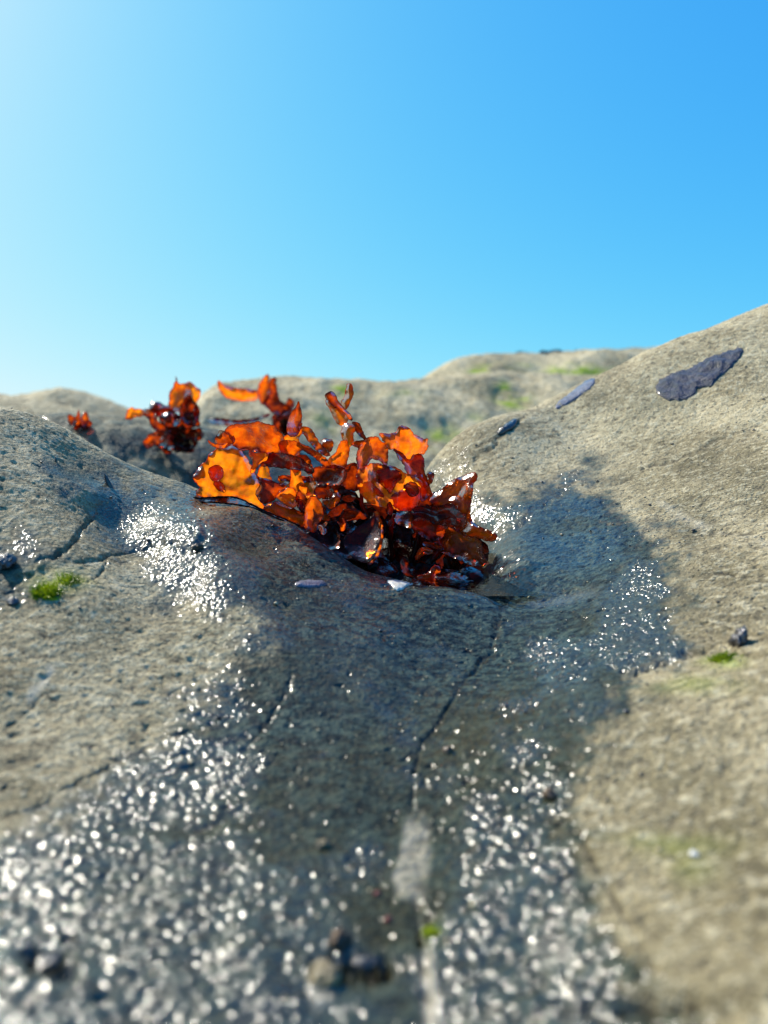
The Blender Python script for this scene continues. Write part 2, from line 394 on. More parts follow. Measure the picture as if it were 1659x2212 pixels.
wob = 5*vnoise(PU/34, PV/26, 41) + 3*vnoise(PU/11, PV/9, 42)
for pl, wd, dep in CR:
    bb = np.array(pl); m = (PU > bb[:, 0].min()-90) & (PU < bb[:, 0].max()+90) & (PV > bb[:, 1].min()-90) & (PV < bb[:, 1].max()+90) & (Yg < .5)
    if not m.any(): continue
    d, t = seg_dist(PU[m]+wob[m], PV[m]+wob[m]*.7, pl)
    tap = np.sin(np.pi*np.clip(t*.94+.03, 0, 1))**.5*(.7+.6*vnoise(t*9, t*0+dep, 43))
    g = np.exp(-(d/(wd*.55))**2)*tap
    Hg[m] -= g*dep/1000
    dirt_shade[m] = np.maximum(dirt_shade[m], np.clip(g*1.2, 0, 1))
WET = [[(105,1012),(200,1000),(300,1028),(380,1058),(440,1070),(640,1050),(1020,1085),(1090,1085),(1180,1060),(1215,1030),(1262,1008),(1262,1040),(1330,1080),(1400,1130),(1450,1200),(1475,1300),(1455,1410),
        (1400,1480),(1330,1560),(1270,1640),(1235,1760),(1285,1900),(1345,2010),(1400,2110),(1500,2212),(1400,2600),(-300,2600),(-300,1960),(0,1830),(130,1745),(290,1650),(400,1545),(480,1450),(560,1375),
        (500,1340),(390,1315),(320,1275),(300,1205),(212,1135),(188,1075)],
       [(0,1195),(60,1190),(85,1200),(60,1235),(20,1265),(0,1275),(-60,1260)],
       [(420,880),(640,870),(900,960),(930,1010),(1000,1060),(900,1200),(440,1075)]]
wet = np.zeros_like(Hg)
for pl in WET:
    sdv = poly_sd(PU, PV, pl)
    wet = np.maximum(wet, .5+np.clip((sdv + 46*vnoise(PU/95, PV/70, 50) + 30*vnoise(PU/38, PV/26, 51) + 14*vnoise(PU/13, PV/9, 52))/210, -.5, .5))
wet *= (Yg < .5)
stain = np.zeros_like(Hg)
for u0, v0, ru, rv, a in ((1560,1010,180,75,1),(1500,1130,80,70,.9),(1530,1240,90,80,.9),(1350,1030,90,40,.7),(1400,1560,90,90,.8),(1300,1850,50,120,.8),(1520,1780,200,270,.85),(1560,2100,160,120,.7),(1640,1080,120,60,.8),(1480,1330,190,110,.8),(1620,1480,90,90,.5),(1330,1720,60,200,.5),(1560,2120,200,80,.8),(1400,2050,90,90,.6),(1440,1780,120,26,.7),
                          (1310,860,60,22,.8),(1090,925,70,20,.8),(60,1720,160,60,.6),(40,900,140,14,.6),(150,1180,110,40,.7),(480,1300,60,60,.4)):
    stain = np.maximum(stain, a*np.exp(-((PU-u0)/ru)**2-((PV-v0)/rv)**2))
stain *= (Yg < .55)
film = np.zeros_like(Hg)
for u0, v0, ru, rv, a in ((1085,1262,60,40,1),(1170,1185,150,90,.95),(1230,1110,90,45,.7),(760,1420,130,120,.45),(1060,1110,60,30,.6),(1150,1292,170,26,.9),(250,1040,120,24,.9),(380,1070,80,16,.8),(560,1140,110,30,.5),(1000,1290,90,16,.7),(850,1264,150,16,.7),(640,1190,60,20,.5),(640,1850,60,120,.3),(1220,1500,110,60,.3)):
    film = np.maximum(film, a*np.exp(-((PU-u0)/ru)**2-((PV-v0)/rv)**2))
film *= (Yg < .5)
bead = np.full_like(Hg, .12)
for u0, v0, ru, rv, a in ((330,1120,120,60,1),(240,1080,70,40,.8),(420,1240,120,55,1),(560,1345,90,55,.9),(430,1520,90,70,.8),(330,1680,190,110,1),(100,1880,240,180,1),(420,2020,290,200,1),(200,2200,400,200,1),(650,2200,200,100,.6),
                          (1080,1900,130,120,.8),(1130,2080,190,160,1),(1380,1390,100,75,1),(1230,1440,90,50,.7),(1260,1190,90,45,.6),(1380,1260,70,60,.6),(1150,1110,120,25,.7),(1220,1050,50,40,.8),(960,1640,40,90,.4),(870,1560,60,60,.4),(1180,1720,80,50,.5),(1200,1600,150,60,.3)):
    bead = np.maximum(bead, a*np.exp(-(((PU-u0)/ru)**2+((PV-v0)/rv)**2)**1.5*.6))
bead *= (Yg < .5)
pale = np.zeros_like(Hg)
for pl, a in (([(880,1760),(905,1748),(928,1775),(930,1850),(925,1930),(905,1960),(860,1950),(850,1900),(870,1830)], 1),
              ([(108,1438),(120,1440),(112,1465),(60,1528),(50,1528),(60,1500),(95,1465)], .9),
              ([(900,2060),(930,2050),(960,2212),(920,2230)], .7), ([(660,2110),(720,2100),(740,2150),(680,2190)], .5),
              ([(1110,1302),(1180,1285),(1300,1262),(1290,1285),(1160,1315)], .10),
              ([(1420,1085),(1500,1120),(1620,1150),(1659,1170),(1659,1185),(1560,1150),(1460,1120)], .55)):
    sdv = poly_sd(PU, PV, pl); pale = np.maximum(pale, a*np.clip(.5+(sdv+5*vnoise(PU/18, PV/18, 61))/14, 0, 1))
pale *= (Yg < .5)
green = np.zeros_like(Hg)
for u0, v0, ru, rv, a in ((130,1255,60,22,.5),(1560,1425,40,16,.7),(1500,1480,90,22,.25),(930,2010,20,22,.5),(1490,1880,60,50,.15),(1450,1830,120,30,.2)):
    green = np.maximum(green, a*np.exp(-((PU-u0)/ru)**2-((PV-v0)/rv)**2))
green *= (Yg < .5)
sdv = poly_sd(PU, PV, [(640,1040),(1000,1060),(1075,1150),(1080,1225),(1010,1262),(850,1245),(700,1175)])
dirt_shade = np.maximum(dirt_shade, np.clip(.5+(sdv+22*vnoise(PU/30, PV/22, 77)-12)/60, 0, 1)*.8*(Yg < .5)*(Yg > .225))  # hollow: shade under the clump painted dark, alongside the crack grime
dirt_shade = np.maximum(dirt_shade*.9, .45*np.clip(fbm(Xg/.02, Yg/.02, 71, 3)-.25, 0, 1)*near)
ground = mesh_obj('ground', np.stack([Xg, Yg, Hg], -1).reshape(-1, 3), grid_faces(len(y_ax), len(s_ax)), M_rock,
                  attrs={'wet': wet.ravel(), 'pale': pale.ravel(), 'dirt_shade': dirt_shade.ravel(), 'green': green.ravel(), 'bead': bead.ravel(), 'stain': stain.ravel(), 'film': film.ravel()})
tag(ground, kind='structure')

# ------------------------------------------------------------------ rocks behind
def rock_ridge(name, crest, front, back, seed, amp, label, greens=(), mat=M_far, nx=260, nt=150, drop=.16, shade_wet=0.0, power=1.0, relief=1.0):
    """a whaleback of rock: crest = (u, v, Y m); front/back = half widths in m; its foot goes into the ground"""
    c3 = np.array([at(*q) for q in crest]); d = np.r_[0, np.cumsum(np.hypot(*np.diff(c3[:, :2], axis=0).T))]
    tt = np.linspace(0, d[-1], nx)
    def sm(a):
        y = np.interp(tt, d, a); k = max(3, nx//45); ker = np.hanning(2*k+1); ker /= ker.sum()
        return np.convolve(np.pad(y, k, mode='edge'), ker, 'valid')
    cx, cy, cz = (sm(c3[:, i]) for i in range(3))
    s = np.r_[-(np.linspace(1, 0, int(nt*.7))**1.15)[:-1], np.linspace(0, 1, nt-int(nt*.7)+1)]
    S, CX = np.meshgrid(s, cx, indexing='ij'); CY = np.broadcast_to(cy, S.shape); CZ = np.broadcast_to(cz, S.shape)
    foot = CAMZ - drop
    wdt = np.where(S < 0, front, back)
    Y = CY + S*wdt
    X = CX*(1 + 0*S)
    fall = np.where(S < 0, 1-np.abs(S)**(1.7*power), 1-np.abs(S)**2)
    Z = foot + (CZ-foot)*fall
    k = amp
    ns = fbm(X/(k*6), Y/(k*6)+S*.0, seed, 4)*k*.55 + np.abs(vnoise(X/(k*3.5), Y/(k*2.2), seed+5))*k*-.25
    m = np.minimum(1, np.abs(S)*7)*.85+.15
    Z = Z + ns*m*relief
    Z = Z + .05*k*fbm(X/(k*.5), Y/(k*.5), seed+9, 3)
    PUr, PVr = project(X, Y, Z)
    gr = np.zeros_like(Z); drt = np.zeros_like(Z)
    for (u0, v0, ru, rv, a) in greens: gr = np.maximum(gr, a*np.exp(-((PUr-u0)/ru)**2-((PVr-v0)/rv)**2)*(.6+vnoise(X/(k*.8), Y/(k*.8), 7)))
    drt = np.clip(fbm(X/(k*2.5), Y/(k*2.5), seed+31, 3)-.1, 0, 1)*.6
    o = mesh_obj(name, np.stack([X, Y, Z], -1).reshape(-1, 3), grid_faces(len(s), nx), mat,
                 attrs={'wet': np.full(Z.size, shade_wet), 'pale': np.zeros(Z.size), 'dirt_shade': drt.ravel(), 'green': np.clip(gr, 0, 1).ravel()})
    tag(o, label, 'rock')
    return o
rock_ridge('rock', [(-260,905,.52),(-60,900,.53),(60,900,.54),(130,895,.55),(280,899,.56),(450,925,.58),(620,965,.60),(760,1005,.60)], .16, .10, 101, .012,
           'low grey rock, darkened for shade, between left shoulder and the small weed tufts', relief=.8, drop=.14, shade_wet=.62)  # wet tone darkens the whole rock in place of the shadow on it
rock_ridge('rock', [(-300,850,1.0),(-100,846,.98),(0,850,.96),(60,862,.95),(110,872,.95),(200,896,.95),(300,925,.95)], .3, .25, 140, .02,
           'dim sloping rock at the far left edge below the skyline', relief=.3, drop=.2)
rock_ridge('rock', [(-300,870,1.5),(0,858,1.45),(60,851,1.42),(100,842,1.4),(135,837,1.4),(180,847,1.4),(225,863,1.4),(270,882,1.4),(330,908,1.4),(420,945,1.4)], .35, .5, 120, .03,
           'far rounded rock with a pale peak on the left skyline', relief=.3, drop=.3)
rock_ridge('rock', [(360,960,1.15),(410,905,1.2),(440,872,1.22),(470,840,1.25),(500,824,1.27),(560,813,1.3),(600,811,1.3),(650,815,1.3),(720,824,1.32),(800,826,1.33),(870,821,1.34),(930,812,1.36),(1050,806,1.4),(1250,806,1.4),(1500,812,1.4)], .62, .4, 160, .045,
           'wide pale rock mound behind the large seaweed, with yellow green stains', nx=420, nt=260, power=.9, relief=.85, drop=.3,
           greens=((730,845,26,12,1.3),(1108,862,34,16,1.8),(1088,845,16,16,1.7),(960,945,80,22,1.2),(1050,930,60,18,.5),(870,850,40,12,.35),(1010,905,40,12,.35),(700,930,25,40,.6)))
rock_ridge('rock', [(830,880,2.2),(880,848,2.2),(930,812,2.2),(965,788,2.2),(1000,773,2.2),(1050,767,2.2),(1100,762,2.2),(1180,759,2.2),(1250,757,2.2),(1420,748,2.25),(1600,735,2.3),(1800,730,2.4)], .75, .6, 180, .06,
           'farthest grey rock rise on the right skyline with dark tufts on top', nx=360, nt=200, power=.9, relief=.9, drop=.3,
           greens=((1040,802,24,11,1.8),(1240,800,60,12,1.5),(1200,812,70,8,.8),(1300,795,50,10,.5),(1120,790,50,8,.3)))

# ------------------------------------------------------------------ seaweed blades
def chaikin(p, k=2):
    p = np.array(p, float)
    for _ in range(k):
        q = np.roll(p, -1, 0); p = np.stack([.75*p+.25*q, .25*p+.75*q], 1).reshape(-1, 2)
    return p
def resample(p, step):
    q = np.vstack([p, p[:1]]); d = np.r_[0, np.cumsum(np.hypot(*np.diff(q, axis=0).T))]
    m = max(8, int(d[-1]/step)); t = np.linspace(0, d[-1], m, endpoint=False)
    return np.stack([np.interp(t, d, q[:, 0]), np.interp(t, d, q[:, 1])], 1)
def blade(poly, Y0, tone, parent, seed, ruffle=.0017, curl=.0013, tilt=None, jag=1.6, step=4.0, name='blade', rim=.0001, cup=0.0, mat=None, follow=None, label=None):
    """thin ruffled frond: outline (display px), carried at forward distance Y0, given its own tilt, cup, ruffles, curled margin and thick rim"""
    r_ = random.Random(seed)
    b = resample(chaikin(poly, 1), step)
    nrm = np.roll(b, -1, 0)-np.roll(b, 1, 0); nrm = np.stack([nrm[:, 1], -nrm[:, 0]], 1); nrm /= np.hypot(*nrm.T)[:, None]+1e-9
    ph = np.arange(len(b))
    b = b + nrm*(1.3*jag*vnoise(ph*.62, ph*0+seed*.37, 5)+1.2*jag*vnoise(ph*.23, ph*0+seed*.71, 6))[:, None]
    lo, hi = b.min(0), b.max(0)
    gx, gy = np.meshgrid(np.arange(lo[0], hi[0], step), np.arange(lo[1], hi[1], step))
    gx = gx + (np.arange(gx.shape[0]) % 2)[:, None]*step/2
    g = np.stack([gx.ravel(), gy.ravel()], 1) + rng.uniform(-.8, .8, (gx.size, 2))
    sdv = poly_sd(g[:, 0], g[:, 1], [tuple(q) for q in b]); g = g[sdv > step*.6]
    nb = len(b)
    vs = [Vector(q) for q in b] + [Vector(q) for q in g]
    vv, ee, ff, ov, oe, of = geometry.delaunay_2d_cdt(vs, [(i, (i+1) % nb) for i in range(nb)], [], 1, 1e-4)
    U = np.array([q.x for q in vv]); V = np.array([q.y for q in vv])
    dd = np.maximum(poly_sd(U, V, [tuple(q) for q in b]), 0)
    size = max(hi-lo); cu, cv = (lo+hi)/2
    if tilt is None: tilt = (r_.uniform(-.7, .7), r_.uniform(-.5, .5))
    px = Y0/F
    cw = 12.0
    ed = np.clip(1-dd/cw, 0, 1)
    D = (tilt[0]*(U-cu)+tilt[1]*(V-cv))*px
    D = D + ruffle*(fbm(U/62+seed*3.1, V/62, seed, 2)+.10*vnoise(U/13+seed, V/13, seed+9)) + curl*ed**2*(1.0*np.sign(r_.random()-.5)+1.3*vnoise(U/14+seed, V/14, seed+3))
    if cup: D = D + cup*(1-np.clip(dd/(dd.max()+1e-6), 0, 1)**1.0)*-1
    if follow is not None: Yv = follow(U, V)
    else: Yv = Y0 + D
    a_ = np.array([at(u, v, y) for u, v, y in zip(U, V, Yv)])
    if follow is not None: a_[:, 2] += .0004
    faces = [tuple(f) for f in ff]
    verts = list(map(tuple, a_)); edge = list(np.clip(1-dd/7.0, 0, 1)); 
    if rim:
        ring = []
        bi = [next((k for k, o_ in enumerate(ov) if i in o_), None) for i in range(nb)]
        bi = [k for k in bi if k is not None]
        m = len(bi); base0 = len(verts)
        for j in range(m):
            p = Vector(a_[bi[j]]); tdir = (Vector(a_[bi[(j+1) % m]])-Vector(a_[bi[j-1]]))
            if tdir.length < 1e-9: tdir = Vector((1, 0, 0))
            tdir.normalize(); aa = tdir.cross(Vector((0, 1, .1))); 
            if aa.length < 1e-6: aa = Vector((1, 0, 0))
            aa.normalize(); bb = tdir.cross(aa)
            rr = rim*(.7+.6*r_.random())
            for q in range(4):
                an = q*math.pi/2
                verts.append(tuple(p+aa*rr*math.cos(an)+bb*rr*math.sin(an))); edge.append(1.0)
        for j in range(m):
            for q in range(4):
                faces.append((base0+j*4+q, base0+j*4+(q+1) % 4, base0+((j+1) % m)*4+(q+1) % 4, base0+((j+1) % m)*4+q))
    o = mesh_obj(name, verts, faces, mat or M_weed, attrs={'edge': edge, 'tone': np.full(len(verts), tone)})
    put(o, parent)
    if label: o['label'] = label
    return o
def put(o, parent):
    """parent without moving: bring the mesh into the parent's space"""
    if parent is None: return o
    me = o.data; co = np.empty(len(me.vertices)*3, np.float32); me.vertices.foreach_get('co', co)
    co = co.reshape(-1, 3) - np.array(parent.location, np.float32); me.vertices.foreach_set('co', co.ravel()); me.update()
    o.parent = parent
    return o
ZM = {1: (740, 1640, .3014), 2: (1100, 1480, .3617), 3: (1150, 1850, .3014), 4: (1500, 1800, .3315), 5: (200, 1420, .6028)}
def zc(z, poly):
    x0, y0, k = ZM[z]; return [((x0+a*k)*.5486, (y0+b*k)*.5486) for a, b in poly]

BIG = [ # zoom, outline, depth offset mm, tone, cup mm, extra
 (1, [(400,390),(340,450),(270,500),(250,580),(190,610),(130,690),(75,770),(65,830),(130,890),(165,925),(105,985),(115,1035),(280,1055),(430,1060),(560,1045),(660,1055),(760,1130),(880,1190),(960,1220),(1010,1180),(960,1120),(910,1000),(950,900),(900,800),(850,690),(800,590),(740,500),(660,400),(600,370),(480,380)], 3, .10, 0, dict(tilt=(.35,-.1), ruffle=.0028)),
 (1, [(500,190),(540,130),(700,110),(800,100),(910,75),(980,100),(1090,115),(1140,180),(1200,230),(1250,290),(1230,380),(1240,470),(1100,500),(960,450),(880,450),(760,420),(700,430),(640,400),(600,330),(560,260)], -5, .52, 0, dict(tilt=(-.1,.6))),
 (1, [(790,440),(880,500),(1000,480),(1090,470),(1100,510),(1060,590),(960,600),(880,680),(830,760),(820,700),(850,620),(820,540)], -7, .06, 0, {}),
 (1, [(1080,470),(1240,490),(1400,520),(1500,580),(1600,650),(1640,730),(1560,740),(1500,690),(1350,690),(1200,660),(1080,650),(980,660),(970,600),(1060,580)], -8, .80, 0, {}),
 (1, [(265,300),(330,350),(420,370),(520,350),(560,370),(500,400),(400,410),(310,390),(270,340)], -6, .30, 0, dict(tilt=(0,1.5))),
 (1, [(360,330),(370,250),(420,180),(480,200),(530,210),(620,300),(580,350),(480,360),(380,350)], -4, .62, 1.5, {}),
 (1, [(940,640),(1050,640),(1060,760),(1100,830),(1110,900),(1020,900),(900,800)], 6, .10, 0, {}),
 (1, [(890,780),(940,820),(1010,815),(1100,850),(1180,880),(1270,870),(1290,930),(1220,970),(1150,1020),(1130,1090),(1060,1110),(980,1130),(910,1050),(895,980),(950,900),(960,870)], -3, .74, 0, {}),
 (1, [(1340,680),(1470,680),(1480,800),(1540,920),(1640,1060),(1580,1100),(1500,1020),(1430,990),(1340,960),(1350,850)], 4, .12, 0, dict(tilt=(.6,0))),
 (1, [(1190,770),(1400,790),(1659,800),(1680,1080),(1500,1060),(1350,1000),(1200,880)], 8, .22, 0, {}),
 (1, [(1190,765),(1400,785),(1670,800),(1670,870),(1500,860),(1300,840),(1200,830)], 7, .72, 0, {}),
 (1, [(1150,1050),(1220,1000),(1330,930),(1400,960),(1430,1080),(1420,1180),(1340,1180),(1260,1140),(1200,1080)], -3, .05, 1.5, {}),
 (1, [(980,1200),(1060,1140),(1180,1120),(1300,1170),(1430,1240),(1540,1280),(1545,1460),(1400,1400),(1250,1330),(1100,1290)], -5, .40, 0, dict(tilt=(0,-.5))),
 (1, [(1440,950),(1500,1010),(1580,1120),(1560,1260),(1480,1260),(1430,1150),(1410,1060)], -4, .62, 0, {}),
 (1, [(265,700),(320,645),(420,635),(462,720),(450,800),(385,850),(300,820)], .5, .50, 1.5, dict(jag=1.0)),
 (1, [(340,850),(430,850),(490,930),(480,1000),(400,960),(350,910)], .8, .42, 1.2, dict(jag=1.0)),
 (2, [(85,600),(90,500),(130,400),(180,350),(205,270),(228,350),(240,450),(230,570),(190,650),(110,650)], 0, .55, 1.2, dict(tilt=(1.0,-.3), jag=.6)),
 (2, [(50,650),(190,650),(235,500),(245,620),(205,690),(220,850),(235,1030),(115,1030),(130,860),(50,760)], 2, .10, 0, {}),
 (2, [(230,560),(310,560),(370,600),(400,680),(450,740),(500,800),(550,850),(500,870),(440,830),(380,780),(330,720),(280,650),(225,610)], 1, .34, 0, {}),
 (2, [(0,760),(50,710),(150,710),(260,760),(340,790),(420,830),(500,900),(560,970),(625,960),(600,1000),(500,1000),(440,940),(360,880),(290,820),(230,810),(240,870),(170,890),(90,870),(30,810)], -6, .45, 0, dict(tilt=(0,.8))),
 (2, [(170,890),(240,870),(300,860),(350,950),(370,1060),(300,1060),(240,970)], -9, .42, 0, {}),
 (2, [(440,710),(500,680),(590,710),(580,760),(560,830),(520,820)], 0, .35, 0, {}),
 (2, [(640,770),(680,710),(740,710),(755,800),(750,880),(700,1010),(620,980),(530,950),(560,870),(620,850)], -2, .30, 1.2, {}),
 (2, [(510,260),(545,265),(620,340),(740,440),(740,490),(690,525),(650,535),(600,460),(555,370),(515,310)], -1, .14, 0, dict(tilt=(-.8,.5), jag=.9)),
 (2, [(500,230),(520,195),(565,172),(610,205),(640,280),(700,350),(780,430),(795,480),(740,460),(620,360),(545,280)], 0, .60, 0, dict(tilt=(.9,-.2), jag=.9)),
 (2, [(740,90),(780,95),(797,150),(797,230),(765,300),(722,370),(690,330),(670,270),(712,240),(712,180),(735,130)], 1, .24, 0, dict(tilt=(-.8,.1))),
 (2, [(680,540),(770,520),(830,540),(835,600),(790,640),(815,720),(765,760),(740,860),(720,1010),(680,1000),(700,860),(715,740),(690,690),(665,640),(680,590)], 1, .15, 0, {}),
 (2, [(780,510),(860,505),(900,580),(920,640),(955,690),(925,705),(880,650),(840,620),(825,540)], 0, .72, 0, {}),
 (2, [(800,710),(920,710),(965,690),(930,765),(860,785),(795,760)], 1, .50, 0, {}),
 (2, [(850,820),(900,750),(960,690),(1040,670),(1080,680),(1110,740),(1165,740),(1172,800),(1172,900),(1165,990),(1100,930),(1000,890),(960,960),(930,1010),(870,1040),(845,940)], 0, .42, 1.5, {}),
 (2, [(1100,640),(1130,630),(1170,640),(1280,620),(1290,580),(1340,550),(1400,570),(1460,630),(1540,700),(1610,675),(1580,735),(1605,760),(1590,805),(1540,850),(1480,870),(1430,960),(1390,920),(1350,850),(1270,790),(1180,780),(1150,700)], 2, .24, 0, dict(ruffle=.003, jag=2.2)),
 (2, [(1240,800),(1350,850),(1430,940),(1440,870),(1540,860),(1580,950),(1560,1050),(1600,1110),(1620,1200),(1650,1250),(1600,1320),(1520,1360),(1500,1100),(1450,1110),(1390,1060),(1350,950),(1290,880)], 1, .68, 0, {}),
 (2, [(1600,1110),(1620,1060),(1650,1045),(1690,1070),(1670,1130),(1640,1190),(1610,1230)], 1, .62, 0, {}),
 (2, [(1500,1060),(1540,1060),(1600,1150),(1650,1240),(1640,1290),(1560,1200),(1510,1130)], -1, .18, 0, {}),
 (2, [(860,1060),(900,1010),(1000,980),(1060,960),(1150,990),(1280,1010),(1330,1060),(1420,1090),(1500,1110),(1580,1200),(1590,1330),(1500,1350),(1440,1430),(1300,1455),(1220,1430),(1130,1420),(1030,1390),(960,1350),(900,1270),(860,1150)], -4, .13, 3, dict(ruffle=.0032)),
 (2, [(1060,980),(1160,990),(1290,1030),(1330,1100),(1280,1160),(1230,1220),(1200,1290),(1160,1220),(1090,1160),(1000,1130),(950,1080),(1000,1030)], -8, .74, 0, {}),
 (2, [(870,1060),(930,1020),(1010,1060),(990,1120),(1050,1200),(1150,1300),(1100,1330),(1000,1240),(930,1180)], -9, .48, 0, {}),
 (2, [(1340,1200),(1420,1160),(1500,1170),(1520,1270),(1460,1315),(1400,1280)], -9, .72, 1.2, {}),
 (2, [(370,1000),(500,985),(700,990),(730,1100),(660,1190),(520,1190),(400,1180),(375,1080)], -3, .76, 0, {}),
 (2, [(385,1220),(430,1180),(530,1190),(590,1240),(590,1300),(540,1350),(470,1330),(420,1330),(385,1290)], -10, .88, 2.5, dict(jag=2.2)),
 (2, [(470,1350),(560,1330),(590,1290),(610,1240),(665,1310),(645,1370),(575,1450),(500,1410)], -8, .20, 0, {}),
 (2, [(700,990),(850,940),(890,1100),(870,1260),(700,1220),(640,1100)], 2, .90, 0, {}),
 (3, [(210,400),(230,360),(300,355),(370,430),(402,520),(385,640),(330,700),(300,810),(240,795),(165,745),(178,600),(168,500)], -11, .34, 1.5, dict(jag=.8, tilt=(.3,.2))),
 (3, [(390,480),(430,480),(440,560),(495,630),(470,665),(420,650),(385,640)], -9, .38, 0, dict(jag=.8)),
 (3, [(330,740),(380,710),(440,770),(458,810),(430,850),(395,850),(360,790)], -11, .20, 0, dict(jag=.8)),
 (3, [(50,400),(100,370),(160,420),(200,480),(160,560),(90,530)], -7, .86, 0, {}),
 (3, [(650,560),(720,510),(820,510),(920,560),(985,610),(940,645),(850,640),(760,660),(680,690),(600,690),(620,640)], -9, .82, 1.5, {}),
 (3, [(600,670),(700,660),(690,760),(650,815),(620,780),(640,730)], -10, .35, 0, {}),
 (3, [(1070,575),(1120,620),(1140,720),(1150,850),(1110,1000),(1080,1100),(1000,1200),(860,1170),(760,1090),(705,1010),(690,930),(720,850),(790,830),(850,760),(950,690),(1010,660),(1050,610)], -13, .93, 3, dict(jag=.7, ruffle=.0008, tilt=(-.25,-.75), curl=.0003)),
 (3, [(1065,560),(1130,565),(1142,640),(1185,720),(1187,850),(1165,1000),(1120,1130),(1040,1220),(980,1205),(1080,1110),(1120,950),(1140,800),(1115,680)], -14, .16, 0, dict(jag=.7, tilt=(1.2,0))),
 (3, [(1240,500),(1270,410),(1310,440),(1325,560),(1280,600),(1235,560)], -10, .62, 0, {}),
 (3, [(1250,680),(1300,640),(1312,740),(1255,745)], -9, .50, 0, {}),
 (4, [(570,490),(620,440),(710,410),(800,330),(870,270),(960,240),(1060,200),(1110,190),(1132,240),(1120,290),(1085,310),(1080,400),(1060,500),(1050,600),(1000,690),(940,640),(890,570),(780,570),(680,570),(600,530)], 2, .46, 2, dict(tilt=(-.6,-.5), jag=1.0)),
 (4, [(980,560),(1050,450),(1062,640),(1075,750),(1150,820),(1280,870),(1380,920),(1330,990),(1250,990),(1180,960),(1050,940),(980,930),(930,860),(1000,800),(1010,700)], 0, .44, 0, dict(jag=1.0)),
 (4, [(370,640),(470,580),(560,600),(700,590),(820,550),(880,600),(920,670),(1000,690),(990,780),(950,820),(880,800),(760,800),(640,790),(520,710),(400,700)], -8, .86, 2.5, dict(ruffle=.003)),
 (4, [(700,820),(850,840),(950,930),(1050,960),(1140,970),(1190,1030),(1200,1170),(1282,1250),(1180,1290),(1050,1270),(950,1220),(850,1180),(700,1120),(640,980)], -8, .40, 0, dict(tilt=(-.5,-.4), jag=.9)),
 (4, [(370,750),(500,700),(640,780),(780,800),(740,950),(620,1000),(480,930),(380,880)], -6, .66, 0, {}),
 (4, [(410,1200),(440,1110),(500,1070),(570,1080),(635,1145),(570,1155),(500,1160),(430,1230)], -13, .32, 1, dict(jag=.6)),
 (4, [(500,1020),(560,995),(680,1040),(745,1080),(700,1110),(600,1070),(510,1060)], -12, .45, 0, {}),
 (4, [(540,1400),(600,1330),(640,1275),(695,1310),(700,1360),(650,1400),(640,1440),(760,1490),(650,1495),(540,1470),(420,1450),(460,1400)], -14, .35, 0, {}),
 (4, [(640,1420),(700,1390),(850,1370),(950,1380),(1050,1440),(1110,1480),(1000,1525),(850,1515),(720,1475)], -14, .97, 0, dict(tilt=(0,-1.5), jag=.6, ruffle=.0006)),
 (4, [(230,1230),(300,1180),(345,1250),(350,1380),(410,1430),(320,1430),(240,1350)], -13, .95, 1.5, {}),
 (4, [(230,380),(440,330),(470,420),(420,620),(250,640),(130,560),(120,480)], -5, .55, 0, {}),
]
YC = .250
clump = empty('seaweed', at(800, 1230, YC)); tag(clump, 'large clump of glossy orange brown ruffled seaweed in the wet rock hollow', 'seaweed')
def grow(pl, k):
    a = np.array(pl); m = a.mean(0); return [tuple(q) for q in m+(a-m)*k]
for i, (z, pl, dz, tone, cup, kw) in enumerate(BIG):
    blade(grow(zc(z, pl), 1.0 if i == 0 else 1.07), YC+dz*.001, .02+tone*.76, clump, 300+i, cup=cup*.001, **kw)
# filler blades toned near black, painting in the shade of the clump's heart
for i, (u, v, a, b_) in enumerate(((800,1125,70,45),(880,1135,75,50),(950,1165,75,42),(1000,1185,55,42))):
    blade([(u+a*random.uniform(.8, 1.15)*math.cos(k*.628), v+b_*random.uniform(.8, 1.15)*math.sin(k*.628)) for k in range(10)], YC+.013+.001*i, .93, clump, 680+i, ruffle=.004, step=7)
for i in range(22):
    u = random.uniform(690, 1010); v = random.uniform(1095, 1262)
    if u < 800 and v > 1165: v -= 90
    wd = random.uniform(30, 62); hg = random.uniform(28, 52); rot = random.uniform(0, 3.14)
    pl = []
    for k in range(10):
        a = k*2*math.pi/10; rr = random.uniform(.7, 1.15)
        x, y = wd*rr*math.cos(a), hg*rr*math.sin(a)
        pl.append((u+x*math.cos(rot)-y*math.sin(rot), v+x*math.sin(rot)+y*math.cos(rot)))
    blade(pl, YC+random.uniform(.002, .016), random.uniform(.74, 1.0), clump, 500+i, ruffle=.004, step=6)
for i, (u, v) in enumerate(((690,1150),(725,1172),(765,1198),(805,1218),(850,1236),(900,1248),(955,1254),(1010,1256))):  # near-black row added along the rim as painted shade under the clump
    pl = [(u+52*random.uniform(.8, 1.2)*math.cos(k*.628), v+30*random.uniform(.8, 1.2)*math.sin(k*.628)+.4*52*math.cos(k*.628)*(u < 860)) for k in range(10)]
    blade(pl, YC+(-.004 if u > 850 else -.001)+random.uniform(-.001, .001), .98, clump, 640+i, ruffle=.002, step=6, tilt=(0, -.9))
